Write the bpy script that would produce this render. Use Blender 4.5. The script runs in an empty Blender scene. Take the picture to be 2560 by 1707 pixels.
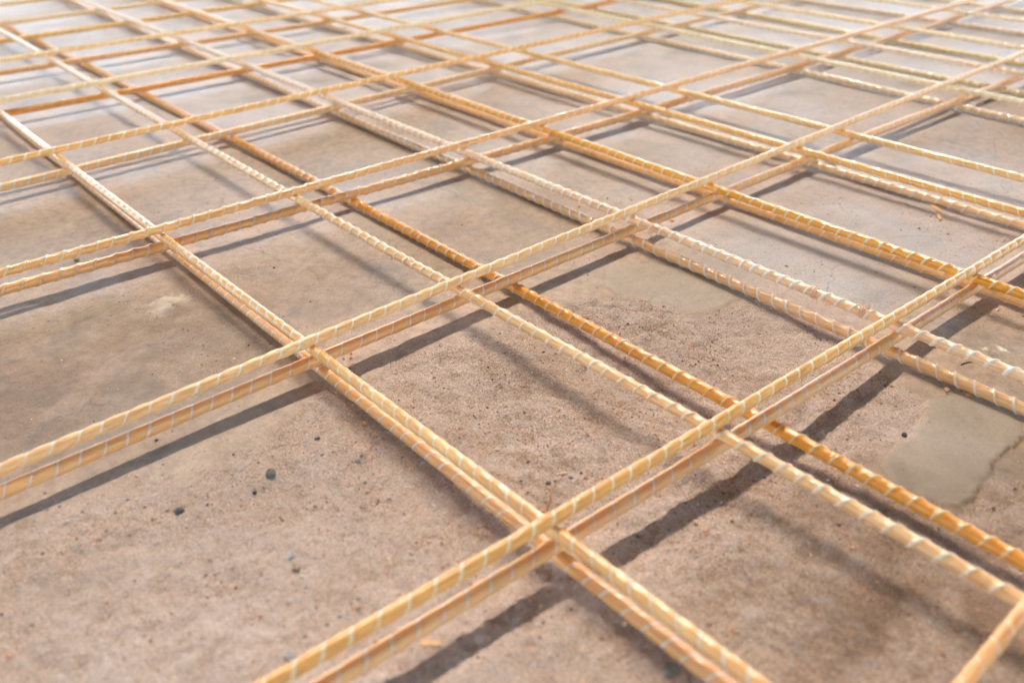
import bpy, bmesh, math, random
import numpy as np
from mathutils import Vector, Matrix, noise as mnoise

random.seed(7)
RNG = np.random.default_rng(11)
scene = bpy.context.scene
COL = scene.collection
PI = math.pi


def lin(r, g, b, k=1.0):
    def f(c):
        c /= 255.0
        return c / 12.92 if c <= 0.04045 else ((c + 0.055) / 1.055) ** 2.4
    return (min(1, f(r) * k), min(1, f(g) * k), min(1, f(b) * k), 1.0)


def tag(o, label=None, cat=None, group=None, kind=None):
    if label: o['label'] = label
    if cat: o['category'] = cat
    if group: o['group'] = group
    if kind: o['kind'] = kind
    return o


def mesh_np(name, verts, quads, mat, smooth=True, parent=None):
    """verts (n,3) float array, quads (m,4) int array -> linked object"""
    me = bpy.data.meshes.new(name)
    verts = np.ascontiguousarray(verts, dtype=np.float32)
    quads = np.ascontiguousarray(quads, dtype=np.int32)
    me.vertices.add(len(verts)); me.vertices.foreach_set('co', verts.ravel())
    k = quads.shape[1]
    me.loops.add(quads.size); me.loops.foreach_set('vertex_index', quads.ravel())
    me.polygons.add(len(quads))
    me.polygons.foreach_set('loop_start', np.arange(0, quads.size, k, dtype=np.int32))
    me.polygons.foreach_set('loop_total', np.full(len(quads), k, dtype=np.int32))
    me.polygons.foreach_set('use_smooth', np.full(len(quads), smooth, dtype=bool))
    me.update(calc_edges=True); me.validate()
    if mat: me.materials.append(mat)
    o = bpy.data.objects.new(name, me); COL.objects.link(o)
    if parent: o.parent = parent
    return o


# ---------------------------------------------------------------- noise (numpy)
class VNoise:
    def __init__(self, seed, n=256):
        self.t = np.random.default_rng(seed).random((n, n)).astype(np.float64); self.n = n

    def __call__(self, x, y):
        xi = np.floor(x).astype(int); yi = np.floor(y).astype(int)
        fx = x - xi; fy = y - yi
        fx = fx * fx * (3 - 2 * fx); fy = fy * fy * (3 - 2 * fy)
        n = self.n; t = self.t
        a = t[xi % n, yi % n]; b = t[(xi + 1) % n, yi % n]
        c = t[xi % n, (yi + 1) % n]; d = t[(xi + 1) % n, (yi + 1) % n]
        return (a * (1 - fx) + b * fx) * (1 - fy) + (c * (1 - fx) + d * fx) * fy - 0.5


def fbm(seed, x, y, f, octv=4, gain=0.5):
    s = 0; a = 1.0
    for k in range(octv):
        s = s + a * VNoise(seed + k)(x * f + 17.3 * k, y * f + 5.1 * k); f *= 2.03; a *= gain
    return s


def noise1(seed, s, f):
    t = np.random.default_rng(seed).random(512) - 0.5
    x = s * f; i = np.floor(x).astype(int); fr = x - i; fr = fr * fr * (3 - 2 * fr)
    return t[i % 512] * (1 - fr) + t[(i + 1) % 512] * fr


def sdf_poly(px, py, poly):
    """signed distance, negative inside"""
    d2 = np.full(px.shape, 1e9); inside = np.zeros(px.shape, bool)
    n = len(poly)
    for i in range(n):
        ax, ay = poly[i]; bx, by = poly[(i + 1) % n]
        ex, ey = bx - ax, by - ay
        t = np.clip(((px - ax) * ex + (py - ay) * ey) / (ex * ex + ey * ey + 1e-12), 0, 1)
        d2 = np.minimum(d2, (px - ax - t * ex) ** 2 + (py - ay - t * ey) ** 2)
        cond = ((ay > py) != (by > py)) & (px < (bx - ax) * (py - ay) / (by - ay + 1e-12) + ax)
        inside ^= cond
    d = np.sqrt(d2)
    return np.where(inside, -d, d)


def sstep(a, b, x):
    t = np.clip((x - a) / (b - a), 0, 1)
    return t * t * (3 - 2 * t)


# ---------------------------------------------------------------- node helpers
def new_mat(name):
    m = bpy.data.materials.new(name); m.use_nodes = True
    nt = m.node_tree; nt.nodes.clear()
    out = nt.nodes.new('ShaderNodeOutputMaterial')
    p = nt.nodes.new('ShaderNodeBsdfPrincipled')
    nt.links.new(p.outputs[0], out.inputs[0])
    return m, nt, p


def N(nt, typ, **kw):
    n = nt.nodes.new(typ)
    for k, v in kw.items():
        if k in n.inputs: n.inputs[k].default_value = v
        else: setattr(n, k, v)
    return n


def noise_tex(nt, vec, scale, detail=4, rough=0.55, dist=0.0):
    n = N(nt, 'ShaderNodeTexNoise', Scale=scale, Detail=detail, Roughness=rough, Distortion=dist)
    nt.links.new(vec, n.inputs['Vector']); return n.outputs['Fac']


def ramp(nt, fac, stops):
    r = nt.nodes.new('ShaderNodeValToRGB'); e = r.color_ramp.elements
    while len(e) > 1: e.remove(e[-1])
    e[0].position = stops[0][0]; e[0].color = stops[0][1]
    for p_, c_ in stops[1:]:
        q = e.new(p_); q.color = c_
    nt.links.new(fac, r.inputs[0]); return r.outputs[0]


def g4(v): return (v, v, v, 1)


def mix(nt, fac, a, b, typ='MIX'):
    m = nt.nodes.new('ShaderNodeMix'); m.data_type = 'RGBA'; m.blend_type = typ; m.clamp_factor = True
    for s, v in ((m.inputs[0], fac), (m.inputs[6], a), (m.inputs[7], b)):
        if hasattr(v, 'is_output'): nt.links.new(v, s)
        else: s.default_value = v
    return m.outputs[2]


def fmath(nt, op, a, b=0.0):
    m = nt.nodes.new('ShaderNodeMath'); m.operation = op
    for s, v in ((m.inputs[0], a), (m.inputs[1], b)):
        if hasattr(v, 'is_output'): nt.links.new(v, s)
        else: s.default_value = v
    return m.outputs[0]


# ---------------------------------------------------------------- ground
SAND = [(-0.3, 0.70), (0.035, 0.656), (0.086, 0.647), (0.131, 0.637), (0.176, 0.621), (0.237, 0.626), (0.266, 0.63),
        (0.33, 0.667), (0.368, 0.654), (0.456, 0.665), (0.54, 0.651), (0.614, 0.634), (0.666, 0.616), (0.692, 0.589),
        (0.705, 0.56), (0.712, 0.527), (0.732, 0.512), (0.781, 0.51), (0.81, 0.458), (0.784, 0.388), (0.751, 0.323),
        (0.747, 0.269), (0.722, 0.261), (0.671, 0.253), (0.643, 0.253), (0.63, 0.249), (0.616, 0.225), (0.615, 0.195),
        (0.63, 0.178), (0.665, 0.178), (0.74, 0.165), (0.8, 0.10), (0.8, -0.4), (-0.3, -0.4)]
PATCH1 = [(0.747, 0.269), (0.766, 0.257), (0.777, 0.242), (0.774, 0.201), (0.753, 0.187), (0.726, 0.189), (0.665, 0.185),
          (0.641, 0.179), (0.625, 0.181), (0.618, 0.189), (0.614, 0.205), (0.616, 0.225), (0.624, 0.241), (0.63, 0.248),
          (0.643, 0.253), (0.671, 0.253), (0.697, 0.255), (0.722, 0.261)]
PATCH2 = [(0.721, 0.669), (0.736, 0.656), (0.772, 0.639), (0.80, 0.56), (0.784, 0.507), (0.732, 0.512), (0.712, 0.527),
          (0.705, 0.56), (0.692, 0.589), (0.674, 0.609), (0.684, 0.633)]
PLASTER = [(0.276, 0.956), (0.29, 0.961), (0.301, 0.948), (0.296, 0.927), (0.28, 0.917), (0.268, 0.901), (0.26, 0.918),
           (0.264, 0.939)]
# dips and humps of the uneven floor: x, y, sigma, height
DIPS = [(0.62, 0.33, 0.10, -0.0085), (0.38, 0.33, 0.10, -0.005), (0.58, 0.47, 0.08, -0.006), (0.45, 0.60, 0.05, -0.002),
        (0.84, 0.28, 0.05, 0.0012), (0.55, 0.14, 0.08, -0.006), (0.30, 0.42, 0.06, -0.002), (0.76, 0.43, 0.06, -0.002),
        (0.50, 0.30, 0.04, -0.002)]


def masks(x, y):
    w = 0.010 * fbm(50, x, y, 60, 3) + 0.006 * fbm(55, x, y, 240, 2)
    sand = sstep(0.022, -0.030, sdf_poly(x, y, SAND) + 1.6 * w + 0.014 * fbm(90, x, y, 30, 2))
    p1 = sstep(0.0016, -0.0016, sdf_poly(x, y, PATCH1) + 0.55 * w)
    p2 = sstep(0.006, -0.006, sdf_poly(x, y, PATCH2) + 0.6 * w)
    sand = sand * (1 - p1) * (1 - 0.8 * p2)
    thin = sstep(0.06, 0.30, fbm(60, x, y, 7, 4)) * 0.35 * sstep(1.6, 0.9, y)
    lower = sstep(0.26, 0.08, y - 0.25 * (x - 0.35) * 0 ) * sstep(0.36, 0.52, x)      # the thinner dust low on the right
    sand = np.clip(np.maximum(sand * (1 - 0.55 * lower), thin * (1 - p1)), 0, 1)
    plaster = sstep(0.008, -0.008, sdf_poly(x, y, PLASTER) + 1.8 * w)
    plaster = plaster * np.clip(0.7 + 1.3 * fbm(70, x, y, 90, 3), 0, 1)
    for cx, cy, r in ((0.868, 0.272, 0.008), (0.88, 0.262, 0.006)):
        plaster = np.maximum(plaster, sstep(r, 0.2 * r, np.hypot(x - cx, y - cy) + 1.2 * w))
    return sand, p1, p2, plaster


def height(x, y, sand, p1, p2, plaster):
    h = 0.0009 * fbm(31, x, y, 9, 3)
    for cx, cy, s, a in DIPS:
        h = h + a * np.exp(-((x - cx) ** 2 + (y - cy) ** 2) / (2 * s * s))
    near = sstep(2.2, 1.2, np.hypot(x - 0.5, y - 0.4))
    mound = np.clip(fbm(40, x, y, 22, 3), -0.5, 0.55)
    h = h + near * sand * (0.0046 * mound - 0.0008 + 0.0024 * fbm(44, x, y, 95, 3) + 0.0012 * fbm(47, x, y, 300, 2))
    h = h + 0.0010 * p1 + 0.0006 * p2 + 0.0008 * plaster
    return h


def build_ground():
    core_x = np.arange(-0.25, 1.32, 0.0025)
    core_y = np.arange(-0.12, 1.12, 0.0025)

    def ext(core, grow=1.05, lim=70.0):
        a = list(core); st = 0.0025; v = core[-1]
        while v < lim: st *= grow; v += st; a.append(v)
        st = 0.0025; v = core[0]
        while v > -lim: st *= grow * 1.05; v -= st; a.insert(0, v)
        return np.array(a)
    gx, gy = ext(core_x), ext(core_y)
    X, Y = np.meshgrid(gx, gy, indexing='ij')
    sand, p1, p2, pl = masks(X, Y)
    Z = height(X, Y, sand, p1, p2, pl)
    Z = np.minimum(Z, 0.0014)
    nx, ny = X.shape
    V = np.stack([X, Y, Z], -1).reshape(-1, 3)
    idx = np.arange(nx * ny).reshape(nx, ny)
    Q = np.stack([idx[:-1, :-1], idx[1:, :-1], idx[1:, 1:], idx[:-1, 1:]], -1).reshape(-1, 4)
    o = mesh_np('floor', V, Q, None)
    me = o.data
    for nm, arr in (('sand', sand), ('patch', np.maximum(p1, 0.55 * p2)), ('plaster', pl)):
        at = me.attributes.new(nm, 'FLOAT', 'POINT'); at.data.foreach_set('value', arr.astype(np.float32).ravel())
    # a thin dark line of dirt along the patch edge
    w = 0.010 * fbm(50, X, Y, 60, 3) + 0.006 * fbm(55, X, Y, 240, 2)
    e1 = 1.1 * np.exp(-((sdf_poly(X, Y, PATCH1) + 0.55 * w - 0.001) / 0.0016) ** 2) * sstep(-0.28, 0.12, fbm(80, X, Y, 40, 2)) * sstep(0.215, 0.200, Y) * sstep(0.765, 0.752, X)
    e2 = np.exp(-((sdf_poly(X, Y, PATCH2) + 0.6 * w) / 0.0025) ** 2) * sstep(-0.05, 0.25, fbm(83, X, Y, 60, 2)) * 0.5
    dirt_shade = np.maximum(e1, e2)
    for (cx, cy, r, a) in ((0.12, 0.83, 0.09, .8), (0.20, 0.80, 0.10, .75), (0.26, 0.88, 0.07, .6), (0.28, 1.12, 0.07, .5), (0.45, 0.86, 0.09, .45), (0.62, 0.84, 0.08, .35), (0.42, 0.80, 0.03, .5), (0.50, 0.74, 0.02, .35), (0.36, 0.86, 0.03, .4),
                           (0.09, 0.77, 0.09, .7), (0.62, 1.2, 0.05, .3), (0.55, 0.18, 0.05, .5), (0.50, 0.12, 0.09, .95), (0.62, 0.12, 0.07, .9), (0.56, 0.21, 0.07, .8), (0.46, 0.14, 0.06, 1.0), (0.47, 0.20, 0.045, .6), (0.52, 0.16, 0.07, 1.0), (0.42, 0.17, 0.03, .6), (0.43, 0.24, 0.03, .45), (0.50, 0.55, 0.03, .3), (0.60, 0.47, 0.03, .35), (0.05, 0.9, 0.1, .6), (0.23, 0.93, 0.05, .5), (0.30, 1.05, .03, .6)):  # the blobs at lower right paint shade into the floor colour
        dirt_shade = np.maximum(dirt_shade, a * np.exp(-((X - cx) ** 2 + (Y - cy) ** 2) / (2 * r * r)) * np.clip(0.9 + 1.3 * fbm(85, X, Y, 35, 4), 0.5, 1))
    dd = X * 0.65 + Y * 0.76
    pale_tone = sstep(0.95, 2.1, dd + 0.9 * fbm(95, X, Y, 3.0, 4)) * 0.92
    pale_tone = np.maximum(pale_tone, 0.75 * sstep(0.10, -0.06, np.hypot((X - 1.12) / 1.6, Y - 0.52) - 0.16 + 0.10 * fbm(97, X, Y, 9, 3)))
    at = me.attributes.new('pale_tone', 'FLOAT', 'POINT'); at.data.foreach_set('value', pale_tone.astype(np.float32).ravel())
    dust = 0
    for cx, cy, r, a in ((0.12, 0.45, 0.13, 1.0), (0.20, 0.33, 0.09, .8), (0.28, 0.50, 0.07, .6), (0.72, 0.45, 0.05, .5), (0.68, 0.28, 0.03, .8), (0.30, 0.27, .05, .5), (0.15, 0.62, .04, .6)):
        dust = np.maximum(dust, a * np.exp(-((X - cx) ** 2 + (Y - cy) ** 2) / (2 * r * r)))
    at = me.attributes.new('dust', 'FLOAT', 'POINT'); at.data.foreach_set('value', dust.astype(np.float32).ravel())
    at = me.attributes.new('dirt_shade', 'FLOAT', 'POINT'); at.data.foreach_set('value', dirt_shade.astype(np.float32).ravel())
    me.materials.append(ground_mat())
    tag(o, kind='structure')
    return o


def attr(nt, name):
    a = nt.nodes.new('ShaderNodeAttribute'); a.attribute_name = name; return a.outputs['Fac']


def ground_mat():
    m, nt, p = new_mat('dusty_concrete')
    co = nt.nodes.new('ShaderNodeTexCoord').outputs['Object']
    L = nt.links.new
    # broad tone of the concrete
    n1 = noise_tex(nt, co, 3.2, 5, 0.6, 0.6)
    n2 = noise_tex(nt, co, 14, 6, 0.65, 0.4)
    n3 = noise_tex(nt, co, 75, 5, 0.7)
    n4 = noise_tex(nt, co, 380, 4, 0.75)
    c1 = ramp(nt, n1, [(0.30, (0.345, 0.250, 0.160, 1)), (0.46, (0.405, 0.288, 0.185, 1)), (0.58, (0.440, 0.305, 0.205, 1)), (0.72, (0.400, 0.310, 0.225, 1))])
    c2 = ramp(nt, n2, [(0.30, (0.64, 0.66, 0.66, 1)), (0.50, g4(0.98)), (0.75, (1.22, 1.20, 1.20, 1))])
    base = mix(nt, 0.75, c1, c2, 'MULTIPLY')
    c3 = ramp(nt, n3, [(0.32, g4(0.70)), (0.5, g4(1.0)), (0.70, g4(1.22))])
    base = mix(nt, 0.9, base, c3, 'MULTIPLY')
    c4 = ramp(nt, n4, [(0.30, g4(0.62)), (0.5, g4(1.0)), (0.70, g4(1.26))])
    base = mix(nt, 0.65, base, c4, 'MULTIPLY')
    # paler grey concrete towards the far side and in one area at right
    cg = ramp(nt, n1, [(0.32, (0.47, 0.425, 0.395, 1)), (0.52, (0.56, 0.51, 0.475, 1)), (0.70, (0.50, 0.445, 0.405, 1))])
    cg = mix(nt, 0.8, mix(nt, 0.8, cg, c2, 'MULTIPLY'), c4, 'MULTIPLY')
    base = mix(nt, attr(nt, 'pale_tone'), base, cg)
    # pale scuffs
    sc = ramp(nt, noise_tex(nt, co, 26, 6, 0.72, 1.2), [(0.60, g4(0)), (0.74, g4(0.55))])
    base = mix(nt, sc, base, (0.52, 0.45, 0.38, 1))
    # smooth grey olive skim patches
    pc = ramp(nt, noise_tex(nt, co, 22, 5, 0.6, 0.5), [(0.3, (0.31, 0.252, 0.182, 1)), (0.55, (0.37, 0.300, 0.220, 1)), (0.75, (0.41, 0.325, 0.240, 1))])
    pc = mix(nt, 0.4, pc, c4, 'MULTIPLY')
    base = mix(nt, attr(nt, 'patch'), base, pc)
    # sand
    s1 = ramp(nt, noise_tex(nt, co, 620, 2, 0.62), [(0.27, (0.16, 0.11, 0.085, 1)), (0.40, (0.40, 0.285, 0.205, 1)), (0.54, (0.50, 0.37, 0.275, 1)), (0.66, (0.62, 0.48, 0.375, 1)), (0.76, (0.76, 0.66, 0.58, 1))])
    s2 = ramp(nt, noise_tex(nt, co, 34, 5, 0.65, 0.6), [(0.3, g4(0.78)), (0.5, g4(1.0)), (0.72, (1.16, 1.17, 1.2, 1))])
    s3 = mix(nt, 1.0, s1, s2, 'MULTIPLY')
    s3 = mix(nt, 0.75, s3, ramp(nt, noise_tex(nt, co, 290, 3, 0.7), [(0.30, g4(0.66)), (0.5, g4(1.02)), (0.70, g4(1.26))]), 'MULTIPLY')
    s3 = mix(nt, 1.0, s3, (1.13, 1.13, 1.12, 1), 'MULTIPLY')
    wd = ramp(nt, noise_tex(nt, co, 58, 6, 0.72, 0.8), [(0.47, g4(0)), (0.64, g4(0.85))])
    s3 = mix(nt, wd, s3, mix(nt, 0.5, (0.74, 0.64, 0.58, 1), s1))
    rd = ramp(nt, noise_tex(nt, co, 47, 6, 0.72, 0.8), [(0.54, g4(0)), (0.70, g4(0.55))])
    s3 = mix(nt, rd, s3, mix(nt, 1.0, s1, (0.86, 0.70, 0.56, 1), 'MULTIPLY'))
    sb = fmath(nt, 'MULTIPLY', noise_tex(nt, co, 330, 4, 0.7), 0.9)
    sm = fmath(nt, 'ADD', fmath(nt, 'MULTIPLY', attr(nt, 'sand'), 1.5), fmath(nt, 'SUBTRACT', sb, 0.62))
    sm = ramp(nt, sm, [(0.10, g4(0)), (0.75, g4(1))])
    base = mix(nt, sm, base, s3)
    # pale plaster splashes
    base = mix(nt, attr(nt, 'plaster'), base, (0.80, 0.70, 0.53, 1))
    wv = N(nt, 'ShaderNodeTexNoise', Scale=16.0, Detail=5.0); L(co, wv.inputs['Vector'])
    wm = nt.nodes.new('ShaderNodeMix'); wm.data_type = 'VECTOR'; wm.inputs[0].default_value = 0.07; L(co, wm.inputs[4]); L(wv.outputs['Color'], wm.inputs[5])
    ce = N(nt, 'ShaderNodeTexVoronoi', feature='DISTANCE_TO_EDGE', Scale=4.6); L(wm.outputs[1], ce.inputs['Vector'])
    ck = ramp(nt, ce.outputs['Distance'], [(0.0, g4(0.5)), (0.006, g4(0))])
    ckg = ramp(nt, noise_tex(nt, co, 5.5, 3, 0.6), [(0.50, g4(0)), (0.58, g4(1))])
    base = mix(nt, fmath(nt, 'MULTIPLY', ck, ckg), base, (0.12, 0.095, 0.075, 1))
    dn = ramp(nt, noise_tex(nt, co, 21, 6, 0.68, 0.7), [(0.34, g4(0.15)), (0.62, g4(0.9))])
    base = mix(nt, fmath(nt, 'MULTIPLY', attr(nt, 'dust'), dn), base, mix(nt, 0.45, (0.70, 0.60, 0.535, 1), mix(nt, 1.0, s1, (1.2, 1.2, 1.2, 1), 'MULTIPLY')))
    # ground-in dirt, shade painted in at lower right, and small pits
    base = mix(nt, attr(nt, 'dirt_shade'), base, mix(nt, 1.0, base, (0.46, 0.385, 0.30, 1), 'MULTIPLY'))
    vo = N(nt, 'ShaderNodeTexVoronoi', Scale=70.0, Randomness=1.0); L(co, vo.inputs['Vector'])
    gate = ramp(nt, noise_tex(nt, co, 9, 4, 0.6), [(0.44, g4(0)), (0.58, g4(1))])
    pit = ramp(nt, vo.outputs['Distance'], [(0.08, g4(0.9)), (0.14, g4(0))])
    base = mix(nt, fmath(nt, 'MULTIPLY', pit, gate), base, (0.10, 0.09, 0.08, 1))
    base = mix(nt, 1.0, base, (1.06, 1.05, 1.08, 1), 'MULTIPLY')
    L(base, p.inputs['Base Color'])
    ro = ramp(nt, sm, [(0.0, g4(0.42)), (1.0, g4(0.95))])
    ro2 = mix(nt, 0.5, ro, ramp(nt, n2, [(0.3, g4(0.35)), (0.7, g4(0.75))]))
    L(ro2, p.inputs['Roughness'])
    p.inputs['Specular IOR Level'].default_value = 0.45
    # bump: fine grain, stronger in the sand
    amt = fmath(nt, 'ADD', fmath(nt, 'MULTIPLY', sm, 0.55), 0.16)
    hsum = fmath(nt, 'ADD', noise_tex(nt, co, 700, 3, 0.65), fmath(nt, 'MULTIPLY', noise_tex(nt, co, 190, 4, 0.6), 1.2))
    bmp = N(nt, 'ShaderNodeBump', Distance=0.0026); L(amt, bmp.inputs['Strength']); L(hsum, bmp.inputs['Height'])
    L(bmp.outputs[0], p.inputs['Normal'])
    return m


# ---------------------------------------------------------------- bars
LAYER = {'Bl': 0.0075, 'Al': 0.0189, 'Bu': 0.0299, 'Au': 0.0403}      # height of the bar centres, lowest layer first
RADIUS = {'Bl': 0.0061, 'Al': 0.0062, 'Bu': 0.0054, 'Au': 0.0052}
# key, centre line offset, slope, bend, at, measured from, to
LINES = [('A1u',0.3437,-0.0232,0.0097,0.604,0.15,1.07),
('A1l',0.3391,-0.0239,0.0063,0.582,0.22,1.03),
('A2u',0.7012,0.0257,-0.0030,0.845,0.06,1.97),
('A2l',0.6904,0.0086,-0.0142,0.697,0.06,1.81),
('A3u',1.0474,0.0038,0.0047,1.103,0.15,2.41),
('A3l',1.0239,-0.0153,0.0157,1.072,0.15,2.58),
('A4u',1.4566,0.0176,-0.0053,0.975,0.26,1.97),
('A4l',1.4205,0.0334,-0.0058,0.907,0.24,1.85),
('A5u',1.7988,0.0133,-0.0010,0.854,0.35,1.50),
('A5l',1.7682,-0.0140,0.0054,1.097,0.35,1.87),
('A6u',2.1090,-0.0096,0.0012,0.868,0.45,1.31),
('A6l',2.0815,-0.0288,0.0012,0.943,0.43,1.52),
('A7l',2.4159,0.0055,0.0000,0.834,0.51,1.15),
('A8l',2.6306,-0.0030,0.0000,0.764,0.57,0.96),
('A9l',2.9119,-0.0010,0.0000,0.692,0.65,0.74),
('A0u',0.0904,0.0096,0.0000,0.459,0.44,0.48),
('B1u',0.3322,-0.0070,0.0039,0.788,0.20,1.71),
('B1l',0.3389,0.0034,0.0032,0.905,0.23,1.78),
('B2u',0.5160,-0.0028,0.0041,0.902,0.10,2.51),
('B2l',0.5941,0.0028,-0.0098,0.938,0.12,2.62),
('B3u',0.7998,0.0036,-0.0028,1.148,0.22,2.72),
('B3l',0.7971,0.0151,-0.0039,1.137,0.20,2.84),
('B4u',0.9636,0.0056,-0.0051,1.187,0.29,2.54),
('B4l',0.9859,0.0035,-0.0033,0.672,0.29,1.05),
('B5u',1.1775,-0.0052,-0.0038,1.170,0.38,2.36),
('B5l',1.1938,-0.0115,-0.0100,1.169,0.38,2.38),
('B6u',1.2933,-0.0175,-0.0053,1.264,0.50,2.26),
('B7l',1.6596,0.0160,-0.0032,1.322,0.58,2.06),
('B7u',1.6816,0.0052,-0.0057,1.154,0.59,1.75),
('B8l',1.8137,-0.0024,0.0011,1.160,0.67,1.76),
('B8u',1.8680,0.0005,0.0010,1.173,0.70,1.71),
('B9l',2.0483,0.0162,-0.0020,1.242,0.79,1.70),
('B9u',2.0828,0.0044,0.0000,1.121,0.77,1.44),
('B10l',2.3213,-0.0167,0.0000,1.183,0.87,1.48),
('B10u',2.3601,-0.0083,0.0000,1.103,0.89,1.28),
('B11l',2.5936,0.0002,0.0000,1.002,0.97,1.03)]

# look of each bar: core colour, winding colour, hand, pitch, winding half width, swell (+ ridge / - waist), gloss, label
LOOK = {
'A1u': ((188,148,76),(244,222,170),-1,.0199,.0014,.05,.25,'yellow tan bar nearest the camera, on top, climbing from bottom edge to right edge'),
'A1l': ((226,152,98),(244,222,204),-1,.0200,.0011,.03,.35,'salmon bar directly below the yellow tan one nearest the camera'),
'A2u': ((222,172,116),(244,222,190),-1,.0203,.0014,.10,.2,'light tan upper bar, second row from the camera, white windings'),
'A2l': ((216,142,88),(244,222,206),-1,.0196,.0012,.03,.35,'salmon lower bar of the second row, with thin whitish windings'),
'A3u': ((222,160,96),(228,176,118),-1,.0200,.0016,-.06,.9,'glossy amber upper bar of the third row, windings coated in resin'),
'A3l': ((204,134,78),(214,158,112),-1,.0197,.0016,-.05,.8,'glossy brownish lower bar of the third row, casting a wide dark shadow'),
'A4u': ((230,168,98),(246,216,172),-1,.0210,.0013,.07,.35,'orange tan upper bar of the fourth row, small pale windings'),
'A4l': ((228,160,108),(248,222,200),-1,.0200,.0014,.04,.4,'peach lower bar of the fourth row, above two thin parallel shadows'),
'A5u': ((236,200,148),(250,242,232),-1,.0200,.0018,.08,.3,'cream upper bar with white windings, just beyond the dark rust orange bar'),
'A5l': ((206,114,36),(222,150,70),-1,.0195,.0013,.02,.7,'darkest rust orange bar, under the cream bar with white windings'),
'A6u': ((232,186,126),(244,222,180),-1,.0210,.0015,.04,.3,'pale tan upper bar of the sixth row, farthest row that has two layers'),
'A6l': ((210,142,82),(226,180,130),-1,.0200,.0013,.03,.4,'tan brown lower bar of the sixth row, farthest row with two layers'),
'A7l': ((230,156,74),(246,206,140),-1,.0200,.0014,.04,.4,'orange single bar crossing just beyond the farthest two layer row'),
'A8l': ((236,178,126),(248,214,180),-1,.0200,.0014,.04,.4,'peach single bar second to last towards the top left corner'),
'A9l': ((224,168,116),(244,206,170),-1,.0200,.0014,.04,.4,'last blurred bar grazing the top left corner'),
'A0u': ((206,150,92),(222,180,132),-1,.0200,.0014,.04,.3,'short piece of tan bar cutting off the bottom right corner'),
'B1u': ((232,170,104),(246,216,180),1,.0180,.0015,.05,.5,'tan upper bar at far left, running down to the bottom edge beside its twin'),
'B1l': ((224,150,92),(246,230,220),-1,.0185,.0013,.03,.6,'salmon lower bar at far left with short white dashes'),
'B2u': ((238,176,118),(250,220,190),-1,.0189,.0015,-.055,.4,'pale apricot upper bar beside the lone orange bar on the ground'),
'B2l': ((228,134,40),(246,204,150),-1,.0185,.0014,-.05,.5,'vivid orange bar lying on the ground, right of the pale apricot bar'),
'B3u': ((238,184,140),(252,234,220),-1,.0175,.0020,-.06,.5,'pale pink bar with two thread ties and frayed fibres near its right end'),
'B3l': ((230,160,104),(248,224,204),1,.0189,.0016,-.05,.8,'glossy peach lower bar, left of the frayed pale pink bar'),
'B4u': ((230,146,30),(248,208,150),-1,.0186,.0016,-.04,.9,'glossy amber orange upper bar resting over a peach bar'),
'B4l': ((226,156,92),(236,180,130),-1,.0190,.0014,-.03,.5,'peach bar tucked right below the glossy amber orange bar'),
'B5u': ((240,162,74),(250,214,166),1,.0182,.0013,.03,.9,'glossy light orange upper bar right of the glossy amber orange pair'),
'B5l': ((230,176,124),(244,212,184),-1,.0188,.0016,-.04,.8,'beige peach bar with bright glints beside the glossy light orange bar'),
'B6u': ((240,178,108),(248,216,184),1,.0205,.0014,.03,.9,'single peach orange bar with pale upright windings and no twin below'),
'B7l': ((232,174,124),(250,224,196),-1,.0190,.0018,-.05,.7,'peach lower bar, first beyond the widest gap at upper right'),
'B7u': ((244,204,154),(252,240,222),-1,.0190,.0018,-.05,.6,'bright cream upper bar, first beyond the widest gap at upper right'),
'B8l': ((236,188,128),(250,228,190),-1,.0190,.0018,-.05,.8,'yellowish cream lower bar close above the bright cream bar at right edge'),
'B8u': ((240,194,158),(252,232,218),-1,.0190,.0018,-.05,.6,'pinkish cream upper bar third from last towards the top right'),
'B9l': ((236,182,108),(248,214,160),-1,.0190,.0018,-.05,.8,'golden lower bar between the pinkish cream and the whitish upper bars'),
'B9u': ((240,198,148),(252,236,210),-1,.0190,.0018,-.05,.6,'whitish upper bar next beyond the golden one at upper right'),
'B10l': ((226,176,136),(244,208,180),-1,.0190,.0018,-.05,.5,'dull salmon lower bar near the top right corner'),
'B10u': ((240,200,158),(252,234,212),-1,.0190,.0018,-.05,.7,'cream upper bar nearest the top right corner'),
'B11l': ((228,182,136),(244,212,180),-1,.0190,.0018,-.05,.5,'last bar just clipping the top right corner'),
}
# free ends that hang down a little: from where, how steeply
DROOP = {'A2u': (0.36, 0.024)}
GROUP = {'A': 'bars running from lower left to upper right', 'B': 'bars running from upper left to lower right'}


CORE = {}
NEAR = {}


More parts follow.
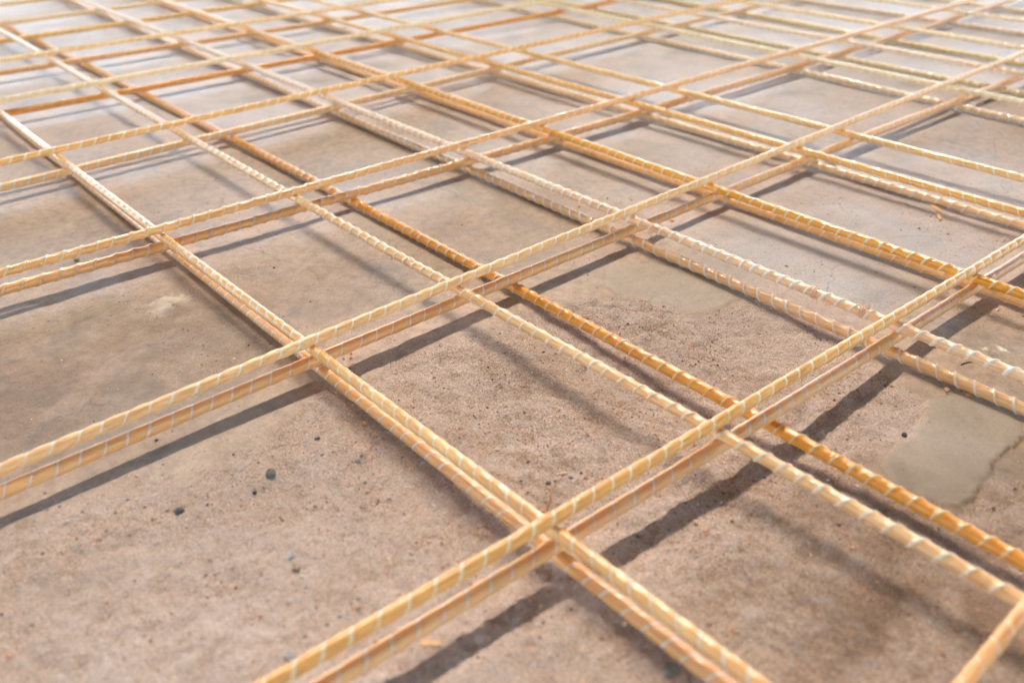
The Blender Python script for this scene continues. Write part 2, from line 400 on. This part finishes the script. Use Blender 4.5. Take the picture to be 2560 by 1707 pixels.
def rod_mat(key, core, gloss, seed):
    m, nt, p = new_mat('resin_glass_fibre')
    L = nt.links.new
    co = nt.nodes.new('ShaderNodeTexCoord').outputs['Object']
    mp = N(nt, 'ShaderNodeMapping'); mp.inputs['Scale'].default_value = (32, 900, 900); mp.inputs['Location'].default_value = (seed * 1.7, 0, 0)
    L(co, mp.inputs['Vector'])
    st = noise_tex(nt, mp.outputs[0], 1.0, 3, 0.6)
    mp2 = N(nt, 'ShaderNodeMapping'); mp2.inputs['Scale'].default_value = (14, 60, 60); mp2.inputs['Location'].default_value = (seed, 3, 0)
    L(co, mp2.inputs['Vector'])
    bl = noise_tex(nt, mp2.outputs[0], 1.0, 4, 0.6)
    c = lin(*core)
    fam_l = key[0] + key[-1]
    ex = (0.26, 0.58, 0.74) if fam_l == 'Al' else (0.30, 0.66, 0.80) if fam_l == 'Bl' else (0.40, 0.80, 0.90)
    c = (min(0.93, c[0] ** ex[0]), min(0.88, c[1] ** ex[1]), min(0.85, c[2] ** ex[2]), 1)
    CORE[key] = c
    dk = tuple(c[i] * ((0.88, 0.82, 0.74) if fam_l == 'Al' else (0.76, 0.67, 0.56))[i] for i in range(3)) + (1,)
    lt = tuple(min(0.9, c[i] * (1.14, 1.22, 1.40)[i] + 0.03) for i in range(3)) + (1,)
    col = ramp(nt, st, [(0.28, dk), (0.48, c), (0.70, lt)])
    col = mix(nt, 0.30 if fam_l == 'Al' else 0.50, col, ramp(nt, bl, [(0.3, (0.74, 0.66, 0.56, 1)), (0.5, g4(1.0)), (0.72, (1.10, 1.16, 1.26, 1))]), 'MULTIPLY')
    L(col, p.inputs['Base Color'])
    p.inputs['Subsurface Weight'].default_value = 0.95 if fam_l == 'Al' else 0.7 if NEAR[key] else 0.4
    p.inputs['Subsurface Radius'].default_value = (1.0, 0.84, 0.62) if fam_l == 'Al' else (1.0, 0.92, 0.82)
    p.inputs['Subsurface Scale'].default_value = 0.0065 if fam_l == 'Al' else 0.0028 if NEAR[key] else 0.0016
    p.inputs['Roughness'].default_value = 0.42 - 0.16 * gloss
    p.inputs['Specular IOR Level'].default_value = 0.5
    p.inputs['Coat Weight'].default_value = 0.15 + 0.75 * gloss
    p.inputs['Coat Roughness'].default_value = 0.20 - 0.12 * gloss
    b1 = N(nt, 'ShaderNodeBump', Strength=0.5, Distance=0.0006); L(st, b1.inputs['Height'])
    nb = noise_tex(nt, co, 330, 2, 0.5)
    b2 = N(nt, 'ShaderNodeBump', Strength=0.2 + 0.55 * gloss, Distance=0.0010); L(nb, b2.inputs['Height']); L(b1.outputs[0], b2.inputs['Normal'])
    L(b2.outputs[0], p.inputs['Normal']); L(b2.outputs[0], p.inputs['Coat Normal'])
    return m


def wind_mat(key, col, gloss, seed, mixin):
    m, nt, p = new_mat('winding_thread')
    co = nt.nodes.new('ShaderNodeTexCoord').outputs['Object']
    c = lin(*col)
    k = CORE[key]; c = tuple(mixin * k[i] + (1 - mixin) * min(((0.96, 0.90, 0.82) if mixin > 0.2 else (0.96, 0.84, 0.68))[i], c[i] ** 0.55) for i in range(3)) + (1,)
    n = noise_tex(nt, co, 260, 4, 0.65)
    lo = tuple(c[i] * (0.86, 0.80, 0.70)[i] for i in range(3)) + (1,)
    nt.links.new(ramp(nt, n, [(0.33, lo), (0.6, c)]), p.inputs['Base Color'])
    p.inputs['Subsurface Weight'].default_value = 0.1
    p.inputs['Subsurface Radius'].default_value = (1.0, 0.8, 0.6)
    p.inputs['Subsurface Scale'].default_value = 0.003
    p.inputs['Roughness'].default_value = 0.42 - 0.12 * gloss
    p.inputs['Coat Weight'].default_value = 0.3 * gloss
    b2 = N(nt, 'ShaderNodeBump', Strength=0.3, Distance=0.0006); nt.links.new(n, b2.inputs['Height'])
    nt.links.new(b2.outputs[0], p.inputs['Normal'])
    return m


def build_bar(i, spec):
    key, off, sl, q, at, s0, s1 = spec
    core, wcol, hand, pitch, hw, swell, gloss, label = LOOK[key]
    near = off < (1.25 if key[0] == 'A' else 1.4); NEAR[key] = near
    hw *= (1.1 if key[0] == 'A' else 1.05) * (1.0 if key[-1] == 'u' else 0.9)
    if key[0] == 'B': gloss = max(gloss, 0.7)
    if not near: hw *= 1.35
    swell = swell * 1.5 + 0.04 if swell > 0 else swell * 2.3
    fam = key[0]; lay = LAYER[fam + key[-1]]; R0 = RADIUS[fam + key[-1]]
    lo, hi = (-0.35, 3.3) if fam == 'A' else (-0.12, 3.5)
    if key == 'A0u': lo, hi = -0.3, 1.2
    mseg = 18 if near else 12
    ds = pitch / (12 if near else 9)
    mid = 0.5 * (lo + hi)
    sgn = 1.0 if fam == 'A' else -1.0

    def centre(s):
        sc = np.clip(s, s0 - 0.1, s1 + 0.1); t = sc - at
        v = off + sl * t + q * t * t + (sl + 2 * q * t) * (s - sc)
        v = v + 0.0012 * noise1(900 + i, s + 5, 3.0)
        zz = lay + 0.0005 * noise1(500 + i, s + 5, 4.0)
        if key in DROOP:
            x0, k = DROOP[key]; dz = k * np.clip(x0 - s, 0, 0.5); zz = zz - dz; v = v + 1.2 * dz
        return v, zz
    v_mid = float(centre(np.array([mid]))[0][0])

    def pj(s): return 0.20 * noise1(100 + i, s + 3, 1 / (pitch * 1.3)) + 0.35 * noise1(200 + i, s + 3, 6.0)

    def radius(s, u):
        f = u - np.floor(u); d = np.minimum(f, 1 - f) * pitch          # axial distance to the winding
        if swell >= 0:                                                   # core bulges between the windings
            g = swell * (np.sin(PI * f) - 0.75)
        else:                                                            # resin ridge under the winding
            g = -swell * (np.exp(-(d / 0.0024) ** 2) * 1.3 - 0.3)
        return R0 * (1 + g) * (1 + 0.05 * noise1(300 + i, s + 3, 30.0))

    n = int((hi - lo) / ds)
    s = np.linspace(lo, hi, n)
    th = np.linspace(0, 2 * PI, mseg, endpoint=False)
    S, T = np.meshgrid(s, th, indexing='ij')
    U = S / pitch + pj(S) - hand * T / (2 * PI)
    R = radius(S, U)
    v, zz = centre(s)
    oz = lay

    def local(S_, v_, z_, R_, T_):
        return np.stack([S_ - mid, sgn * (v_ - v_mid) + R_ * np.cos(T_), z_ - oz + R_ * np.sin(T_)], -1)
    V = local(S, v[:, None], zz[:, None], R, T).reshape(-1, 3)
    idx = np.arange(n * mseg).reshape(n, mseg)
    nxt = np.roll(idx, -1, axis=1)
    Q = np.stack([idx[:-1], idx[1:], nxt[1:], nxt[:-1]], -1).reshape(-1, 4)
    # end caps as degenerate fans
    c0 = len(V); V = np.vstack([V, V[:mseg].mean(0), V[c0 - mseg:c0].mean(0)])
    capA = np.stack([idx[0], nxt[0], np.full(mseg, c0), idx[0]], -1)
    me_q = Q
    bar = mesh_np('reinforcing_bar', V, me_q, rod_mat(key, core, gloss, i))
    bm = bmesh.new(); bm.from_mesh(bar.data); bm.verts.ensure_lookup_table()
    for ring, c in ((idx[0], c0), (idx[-1], c0 + 1)):
        for k in range(mseg):
            try: bm.faces.new((bm.verts[ring[k]], bm.verts[ring[(k + 1) % mseg]], bm.verts[c]))
            except ValueError: pass
    bmesh.ops.recalc_face_normals(bm, faces=bm.faces)
    bm.to_mesh(bar.data); bm.free()
    bar.location = (mid, v_mid, oz) if fam == 'A' else (v_mid, mid, oz)
    bar.rotation_euler = (0, 0, 0 if fam == 'A' else PI / 2)
    tag(bar, label, 'rebar', GROUP[fam])

    # spiral winding: one ribbon of thread wound round the whole bar
    tn = 22 if near else 14
    turns = (hi - lo) / pitch - 0.6
    t = np.arange(0, int(turns * tn)) / tn * 2 * PI
    k0 = math.ceil(lo / pitch) + 1
    sg = pitch * (k0 + t / (2 * PI)); sg = sg - pitch * pj(sg)
    # solve u = 0 along the strand (two fixed point steps)
    for _ in range(3): sg = pitch * (k0 + t / (2 * PI) - pj(sg))
    th_ = hand * t
    wv = hw * (1 + 0.55 * noise1(400 + i, t / (2 * PI), 1.1) + 0.4 * noise1(420 + i, t / (2 * PI), 3.7))
    lift = 0.0003
    prof = [(-1.0, -0.35), (-0.55, 0.35), (0.0, 0.75), (0.55, 0.35), (1.0, -0.35), (0.0, -1.6)]
    cols = []
    for (a, hgt) in prof:
        sp = sg + a * wv
        uu = sp / pitch + pj(sp) - hand * th_ / (2 * PI)
        rr = radius(sp, uu) + lift * hgt
        vv, z2 = centre(sp)
        cols.append(local(sp, vv, z2, rr, th_))
    W = np.stack(cols, 1); nn, kk = W.shape[:2]
    keep = (sg > lo + 0.004) & (sg < hi - 0.004); W = W[keep]; nn = len(W)
    idx = np.arange(nn * kk).reshape(nn, kk); nxt = np.roll(idx, -1, axis=1)
    Q = np.stack([idx[:-1], nxt[:-1], nxt[1:], idx[1:]], -1).reshape(-1, 4)
    Wv = W.reshape(-1, 3); f0 = Q[2 * kk + 2]                                # make the faces look outward
    nrm = np.cross(Wv[f0[1]] - Wv[f0[0]], Wv[f0[2]] - Wv[f0[0]]); rad = Wv[f0[0]].copy(); rad[0] = 0
    cen = W[2].mean(0)
    if np.dot(nrm, Wv[f0].mean(0) - cen) < 0: Q = Q[:, ::-1]
    w = mesh_np('spiral_winding', W.reshape(-1, 3), Q, wind_mat(key, wcol, gloss, i, 0.32 if near else 0.15), parent=bar)
    return bar, centre, mid, v_mid, oz, sgn


def tube(pts, rads, seg=6):
    pts = [Vector(p) for p in pts]; V = []; Q = []
    for i, p in enumerate(pts):
        d = (pts[min(i + 1, len(pts) - 1)] - pts[max(i - 1, 0)]).normalized()
        a = d.orthogonal().normalized() if i == 0 else (a - d * a.dot(d)).normalized()
        b = d.cross(a)
        for k in range(seg):
            an = 2 * PI * k / seg; V.append(p + (a * math.cos(an) + b * math.sin(an)) * rads[i])
    for i in range(len(pts) - 1):
        for k in range(seg):
            Q.append((i * seg + k, i * seg + (k + 1) % seg, (i + 1) * seg + (k + 1) % seg, (i + 1) * seg + k))
    return V, Q


def add_tubes(name, tubes, mat, parent=None):
    V = []; Q = []
    for p, r in tubes:
        v, q = tube(p, r); o = len(V); V += [tuple(x) for x in v]; Q += [tuple(o + j for j in f) for f in q]
    return mesh_np(name, np.array(V), np.array(Q), mat, parent=parent)


def simple_mat(name, c0, c1, scale=200, rough=0.8, bump=0.4):
    m, nt, p = new_mat(name)
    co = nt.nodes.new('ShaderNodeTexCoord').outputs['Object']
    n = noise_tex(nt, co, scale, 4, 0.65)
    nt.links.new(ramp(nt, n, [(0.35, c0), (0.65, c1)]), p.inputs['Base Color'])
    p.inputs['Roughness'].default_value = rough
    b = N(nt, 'ShaderNodeBump', Strength=bump, Distance=0.001); nt.links.new(n, b.inputs['Height']); nt.links.new(b.outputs[0], p.inputs['Normal'])
    return m


# ---------------------------------------------------------------- build
build_ground()
bars = {}
for i, sp in enumerate(LINES):
    bars[sp[0]] = build_bar(i, sp)


def ground_z(x, y):
    X = np.array([[x]]); Y = np.array([[y]])
    return float(min(0.0014, height(X, Y, *masks(X, Y))[0, 0]))


# thread ties and frayed fibres on the pale pink bar
bar, centre, mid, v_mid, oz, sgn = bars['B3u']
fib = simple_mat('loose_fibre', lin(236, 184, 146), lin(248, 218, 188), 400, 0.5)
for (yc, turns, wid) in ((0.431, 6, 0.0050), (0.374, 7, 0.0060)):
    pts = []
    for k in range(turns * 14):
        f = k / (turns * 14 - 1); a = f * turns * 2 * PI
        s = yc + wid * (f - 0.5) + 0.0006 * math.sin(a * 0.7)
        v, z = centre(np.array([s])); r = 0.0060 + 0.0004 * math.sin(a * 0.37 + 1)
        pts.append((s - mid, sgn * (float(v[0]) - v_mid) + r * math.cos(a), float(z[0]) - oz + r * math.sin(a)))
    add_tubes('thread_tie', [(pts, [0.00045] * len(pts))], fib, parent=bar)
tubes = []
for k in range(13):
    s = 0.368 + random.uniform(-0.004, 0.006); v, z = centre(np.array([s]))
    a = random.uniform(0.4, 2.4); p = Vector((s - mid, sgn * (float(v[0]) - v_mid) + 0.005 * math.cos(a), float(z[0]) - oz + 0.005 * math.sin(a)))
    d = Vector((random.uniform(-0.9, 0.5), 0.6 * math.cos(a) + random.uniform(-.5, .2), 0.8)).normalized()
    if k > 9: d = Vector((random.uniform(-.3, .3), random.uniform(0.2, 0.8), -0.9)).normalized()
    cv = Vector((random.uniform(-1, 1), random.uniform(-1, 1), random.uniform(-1.0, 0.1))) * 0.25
    ln = random.uniform(0.006, 0.017); pts = []; rr = []
    for j in range(9):
        pts.append(tuple(p)); rr.append(0.00032 * (1 - 0.07 * j)); p = p + d * (ln / 8); d = (d + cv * 0.5).normalized()
    tubes.append((pts, rr))
add_tubes('frayed_fibre', tubes, fib, parent=bar)


# loose stones, chips and splinters that can be told apart
def pebble(name, label, cat, x, y, size_, c0, c1, squash=0.7, seed=0, sink=0.25, group=None, sub=2, rough=0.12):
    size = size_ * 1.05
    bm = bmesh.new(); bmesh.ops.create_icosphere(bm, subdivisions=sub + 1, radius=1)
    R = random.Random(seed); sx, sy = R.uniform(0.8, 1.15), R.uniform(0.7, 1.0)
    planes = [(Vector((R.gauss(0, 1), R.gauss(0, 1), R.gauss(0, 1))).normalized(), R.uniform(0.52, 0.88)) for _ in range(9)]
    for v in bm.verts:
        c = v.co.copy()
        for nrm, d in planes:
            k = c.dot(nrm)
            if k > d: c -= nrm * (k - d) * 0.9
        c *= 1 + rough * mnoise.noise(c * 3 + Vector((seed, 0, 0)))
        v.co = Vector((c.x * sx, c.y * sy, c.z * squash)) * size
    me = bpy.data.meshes.new(name); bm.to_mesh(me); bm.free()
    o = bpy.data.objects.new(name, me); COL.objects.link(o)
    o.location = (x, y, ground_z(x, y) + size * squash * (1 - 2 * sink) * 0.8); o.rotation_euler = (0, 0, R.uniform(0, 6))
    me.materials.append(simple_mat(name + '_stone', c0, c1, 500, 0.8))
    return tag(o, label, cat, group)


ST = 'loose stones on the sandy floor'
pebble('stone', 'near black stone lying alone on the sand at lower left', 'stone', 0.151, 0.589, 0.0040, lin(84, 82, 84), lin(128, 124, 124), .85, 1, .15, ST)
pebble('stone', 'dark grey crumbly stone right of the near black one', 'stone', 0.226, 0.579, 0.0042, lin(98, 92, 86), lin(150, 142, 132), .75, 2, .2, ST, rough=.3)
pebble('stone', 'small dark crumb between the two dark stones at lower left', 'stone', 0.206, 0.568, 0.0021, lin(62, 60, 58), lin(100, 96, 92), .75, 3, .2, ST, rough=.3)
pebble('stone', 'orange pebble just left of the doubled bar at far left', 'stone', 0.326, 0.590, 0.0030, lin(206, 140, 88), lin(228, 170, 118), .8, 4, .2, ST)
pebble('stone', 'small slate grey pebble below the second row shadow at lower left', 'stone', 0.281, 0.596, 0.0027, lin(88, 90, 98), lin(124, 126, 134), .8, 5, .2, ST)
pebble('stone', 'round bluish grey pebble in the open sand of the lower left cell', 'stone', 0.292, 0.547, 0.0023, lin(150, 152, 158), lin(186, 186, 190), .85, 6, .2, ST)
pebble('stone', 'long flat blue grey chip beside a beige pebble near the bottom', 'stone', 0.192, 0.483, 0.0040, lin(150, 148, 150), lin(190, 188, 188), .35, 7, .2, ST)
pebble('stone', 'beige pebble touching the long flat blue grey chip near the bottom', 'stone', 0.190, 0.470, 0.0038, lin(150, 132, 110), lin(186, 164, 138), .6, 8, .2, ST)
pebble('stone', 'white bit of grit below the beige pebble near the bottom', 'stone', 0.188, 0.459, 0.0021, lin(222, 212, 200), lin(244, 236, 226), .8, 9, .2, ST)
pebble('stone', 'largest pale grey stone at the bottom, left of the nearest bar', 'stone', 0.146, 0.401, 0.0046, lin(168, 160, 156), lin(204, 198, 194), .7, 10, .25, ST)
pebble('stone', 'peach pebble beside the nearest bars shadow, upper of two', 'stone', 0.454, 0.310, 0.0028, lin(204, 156, 124), lin(224, 182, 150), .7, 11, .2, ST)
pebble('stone', 'peach pebble beside the nearest bars shadow, lower of two', 'stone', 0.451, 0.299, 0.0027, lin(200, 150, 118), lin(222, 176, 144), .8, 12, .2, ST)
pebble('stone', 'dark green grey stone half under the doubled bar at the bottom edge', 'stone', 0.328, 0.229, 0.0075, lin(112, 110, 98), lin(142, 138, 124), .4, 13, .25, ST)
pebble('stone', 'amber orange flake on the light strip below the pale pink bar crossing', 'stone', 0.886, 0.703, 0.0040, lin(214, 160, 106), lin(232, 186, 134), .45, 14, .1, ST)
pebble('stone', 'slate grey pebble next to the twig in the central sandy cell', 'stone', 0.396, 0.4195, 0.0023, lin(96, 94, 94), lin(130, 128, 128), .8, 15, .15, ST)
pebble('stone', 'brown grey pebble right below the pale wood shaving', 'stone', 0.416, 0.413, 0.0026, lin(132, 120, 114), lin(170, 156, 148), .7, 16, .2, ST)
pebble('stone', 'dark grey pebble by the left edge of the smooth grey patch', 'stone', 0.682, 0.259, 0.0028, lin(80, 76, 70), lin(116, 110, 102), .7, 17, .2, ST)
pebble('stone', 'green grey crumb between the two bars of the third row', 'stone', 0.244, 1.116, 0.0040, lin(110, 104, 68), lin(144, 136, 92), .5, 18, .2, ST)
pebble('stone', 'orange sand lump touching the ground beside the glossy peach bar at right', 'stone', 0.772, 0.266, 0.0030, lin(196, 150, 116), lin(216, 176, 144), .6, 19, .2, ST)


def splinter(name, label, cat, p0, p1, w, th, c0, c1, bend=0.1, lift=0.0):
    a = Vector((p0[0], p0[1], ground_z(*p0) + th * 0.5)); b = Vector((p1[0], p1[1], ground_z(*p1) + th * 0.5 + lift))
    d = b - a; side = Vector((-d.y, d.x, 0)).normalized(); V = []; n = 9
    for k in range(n):
        f = k / (n - 1); c = a.lerp(b, f) + side * bend * d.length * math.sin(PI * f) + Vector((0, 0, 0.3 * lift * math.sin(PI * f)))
        ww = w * (0.30 + 0.70 * math.sin(PI * min(1, 0.15 + 0.9 * f)) ** 0.7) * (1 + 0.2 * math.sin(9 * f))
        for (u, z) in ((-.5, -.5), (.5, -.4), (.42, .5), (-.1, .62), (-.5, .4)):
            V.append(c + side * u * ww + Vector((0, 0, z * th)))
    Q = []
    for k in range(n - 1):
        for j in range(5): Q.append((k * 5 + j, k * 5 + (j + 1) % 5, (k + 1) * 5 + (j + 1) % 5, (k + 1) * 5 + j))
    o = mesh_np(name, np.array([tuple(v) for v in V]), np.array(Q), simple_mat(name + '_wood', c0, c1, 300, 0.65), smooth=False)
    bm = bmesh.new(); bm.from_mesh(o.data); bm.verts.ensure_lookup_table()
    bm.faces.new([bm.verts[j] for j in range(5)]); bm.faces.new([bm.verts[(n - 1) * 5 + j] for j in range(5)])
    bmesh.ops.recalc_face_normals(bm, faces=bm.faces); bm.to_mesh(o.data); bm.free()
    cx = sum((v for v in V), Vector()) / len(V)
    o.data.transform(Matrix.Translation(-cx)); o.location = cx
    return tag(o, label, cat)


splinter('wood_splinter', 'flat orange wood splinter on bare concrete beside the beige peach bar', 'splinter', (1.196, 0.500), (1.146, 0.463), 0.0075, 0.0022, lin(222, 170, 118), lin(240, 204, 158), .05, .001)
splinter('wood_shaving', 'curled pale wood shaving on sand above the nearest yellow tan bar', 'shaving', (0.4105, 0.4235), (0.4185, 0.4185), 0.0022, 0.0010, lin(224, 190, 160), lin(242, 216, 190), .12, .001)
splinter('wood_chip', 'flat tan wood chip below the salmon bar near the bottom edge', 'chip', (0.219, 0.355), (0.229, 0.344), 0.0050, 0.0016, lin(212, 164, 116), lin(236, 196, 150), .05)
splinter('straw_bit', 'short straw coloured sliver on sand in the lower left cell', 'straw', (0.2475, 0.437), (0.2445, 0.427), 0.0018, 0.0010, lin(214, 176, 130), lin(236, 206, 164), .05)
splinter('dark_sliver', 'thin dark sliver on the floor below the frayed pale pink bar', 'sliver', (0.822, 0.277), (0.836, 0.2705), 0.0016, 0.0010, lin(58, 54, 46), lin(92, 86, 74), .08)
# forked dry twig
tw = [((0.4005, 0.4145), .00045), ((0.3925, 0.4115), .0006), ((0.384, 0.4045), .0008), ((0.377, 0.4015), .0010), ((0.3735, 0.398), .0012), ((0.3705, 0.3945), .0009), ((0.3675, 0.391), .0006)]
pts = [(x, y, ground_z(x, y) + 0.0012) for (x, y), r in tw]
fk = [(0.3735, 0.398), (0.3705, 0.4005), (0.368, 0.401)]
pf = [(x, y, ground_z(x, y) + 0.0012) for x, y in fk]
o = add_tubes('dry_twig', [(pts, [r for _, r in tw]), (pf, [.0010, .0007, .0004])], simple_mat('twig_bark', lin(176, 124, 82), lin(208, 158, 112), 400, 0.8))
tag(o, 'thin forked dry twig on sand beside the nearest bar crossing', 'twig')
# resin run under the glossy peach lower bar
pebble('resin_drip', 'hardened orange resin drip under the glossy peach bar at right', 'resin drip', 0.7775, 0.2487, 0.0036, lin(222, 150, 96), lin(236, 178, 126), .6, 21, .2)


# sand grains and fine grit: one uncountable mass
def build_grains():
    n = 190000
    x = RNG.uniform(-0.12, 1.25, n); y = RNG.uniform(-0.05, 0.95, n)
    # only where the photograph looks, and mostly where the sand lies
    sand, p1, p2, pl = masks(x[None, :], y[None, :])
    s = sand[0]; clump = np.clip(0.45 + 1.5 * fbm(66, x, y, 26, 3), 0.05, 1)
    keep = RNG.random(n) < np.clip(s * clump * 0.95 + 0.012, 0, 1)
    x, y, s = x[keep], y[keep], s[keep]; n = len(x)
    z = np.minimum(0.0014, height(x[None, :], y[None, :], *masks(x[None, :], y[None, :]))[0])
    r = 0.00026 + 0.00032 * RNG.random(n) ** 2 + (RNG.random(n) < 0.15) * RNG.uniform(0.0002, 0.0008, n) + (RNG.random(n) < 0.022) * RNG.uniform(0.0006, 0.0017, n)
    base = np.array([(1, 0, 0), (-1, 0, 0), (0, 1, 0), (0, -1, 0), (0, 0, 1), (0, 0, -1)], float)
    tri = np.array([(0, 2, 4), (2, 1, 4), (1, 3, 4), (3, 0, 4), (2, 0, 5), (1, 2, 5), (3, 1, 5), (0, 3, 5)])
    sc = RNG.uniform(0.6, 1.25, (n, 6, 1)) * r[:, None, None]
    ang = RNG.uniform(0, 2 * PI, n); tilt = RNG.uniform(-0.6, 0.6, n)
    P = base[None] * sc
    ca, sa = np.cos(ang)[:, None], np.sin(ang)[:, None]; ct, st = np.cos(tilt)[:, None], np.sin(tilt)[:, None]
    px, py, pz = P[..., 0], P[..., 1], P[..., 2] * 0.8
    px, pz = px * ct + pz * st, -px * st + pz * ct
    px, py = px * ca - py * sa, px * sa + py * ca
    V = np.stack([px + x[:, None], py + y[:, None], pz + (z + r * 0.35)[:, None]], -1).reshape(-1, 3)
    F = (tri[None] + (np.arange(n) * 6)[:, None, None]).reshape(-1, 3)
    m, nt, p = new_mat('grit')
    a = nt.nodes.new('ShaderNodeAttribute'); a.attribute_name = 'grain_colour'
    nt.links.new(a.outputs['Color'], p.inputs['Base Color']); p.inputs['Roughness'].default_value = 0.8
    o = mesh_np('sand_grains', V, F, m, smooth=False)
    pal = np.array([lin(196, 152, 122)[:3], lin(178, 132, 104)[:3], lin(214, 176, 148)[:3], lin(150, 116, 96)[:3], lin(204, 150, 110)[:3],
                    lin(110, 100, 96)[:3], lin(72, 70, 72)[:3], lin(226, 206, 190)[:3], lin(170, 166, 168)[:3], lin(214, 150, 96)[:3]])
    pick = RNG.choice(len(pal), n, p=[.20, .14, .22, .07, .13, .04, .02, .10, .05, .03])
    c = pal[pick] * RNG.uniform(0.85, 1.4, (n, 1))
    c = np.concatenate([c, np.ones((n, 1))], 1)
    ca_ = o.data.attributes.new('grain_colour', 'FLOAT_COLOR', 'POINT')
    ca_.data.foreach_set('color', np.repeat(c, 6, 0).astype(np.float32).ravel())
    tag(o, kind='stuff'); o['label'] = 'reddish brown sand and grit scattered over the concrete floor'
    o['category'] = 'sand'


build_grains()

# ---------------------------------------------------------------- unseen slabs added to cut the sun to a strip and block sky
LX, LY = 0.42, 0.56                       # horizontal run of the light per metre of height
HR, GAP = 40.0, 1.8


def slab(x0, x1, y0, y1, z0, z1):
    V = [(x, y, z) for x in (x0, x1) for y in (y0, y1) for z in (z0, z1)]
    Q = [(0, 1, 3, 2), (4, 6, 7, 5), (0, 4, 5, 1), (2, 3, 7, 6), (0, 2, 6, 4), (1, 5, 7, 3)]
    o = mesh_np('added_light_blocker', np.array(V, float), np.array(Q), blocker_mat, smooth=False)
    return tag(o, kind='structure')


blocker_mat = simple_mat('blocker_concrete', (0.30, 0.29, 0.28, 1), (0.36, 0.35, 0.33, 1), 0.5, 0.9, 0.1)
yc, xc = LY * HR + 1.0, LX * HR + 0.7
slab(xc - 155, xc + 125, yc + GAP / 2, yc + 115, HR, HR + 0.3)
slab(xc - 155, xc + 125, yc - 165, yc - GAP / 2, HR, HR + 0.3)

# ---------------------------------------------------------------- light
elev = math.atan2(1.0, math.hypot(LX, LY)); azim = math.atan2(LX, LY)
w = bpy.data.worlds.new('World'); scene.world = w; w.use_nodes = True
nt = w.node_tree; bg = nt.nodes['Background']
sky = nt.nodes.new('ShaderNodeTexSky'); sky.sky_type = 'NISHITA'; sky.sun_disc = False
sky.sun_elevation = elev; sky.sun_rotation = azim
sky.air_density = 1.0; sky.dust_density = 1.5
nt.links.new(sky.outputs[0], bg.inputs[0]); bg.inputs[1].default_value = 0.15
sd = bpy.data.lights.new('sun', 'SUN'); sd.energy = 5.0; sd.angle = math.radians(24); sd.color = (1.0, 0.885, 0.75)
so = bpy.data.objects.new('sun', sd); COL.objects.link(so)
so.rotation_euler = Vector((LX, LY, 1)).to_track_quat('Z', 'Y').to_euler(); so.location = (5, 6, 12)

# ---------------------------------------------------------------- camera
cd = bpy.data.cameras.new('camera'); cam = bpy.data.objects.new('camera', cd); COL.objects.link(cam)
fw = Vector((0.55716433, 0.65194213, -0.51433391)); rt = Vector((0.75633604, -0.65410996, -0.00979591)); up = Vector((0.3428173, 0.38355134, 0.85753407))
Mx = Matrix((rt, up, -fw)).transposed().to_4x4(); Mx.translation = (0, 0, 0.48)
cam.matrix_world = Mx
cd.sensor_width = 36; cd.lens = 2231.907 / 2560 * 36; cd.clip_start = 0.02; cd.clip_end = 300
cd.dof.use_dof = True; cd.dof.focus_distance = 0.95; cd.dof.aperture_fstop = 3.9
scene.camera = cam

scene.view_settings.view_transform = 'Standard'; scene.view_settings.look = 'None'
scene.view_settings.exposure = 2.85; scene.view_settings.gamma = 1.0
scene.cycles.use_denoising = True
scene.cycles.max_bounces = 10
scene.render.film_transparent = False
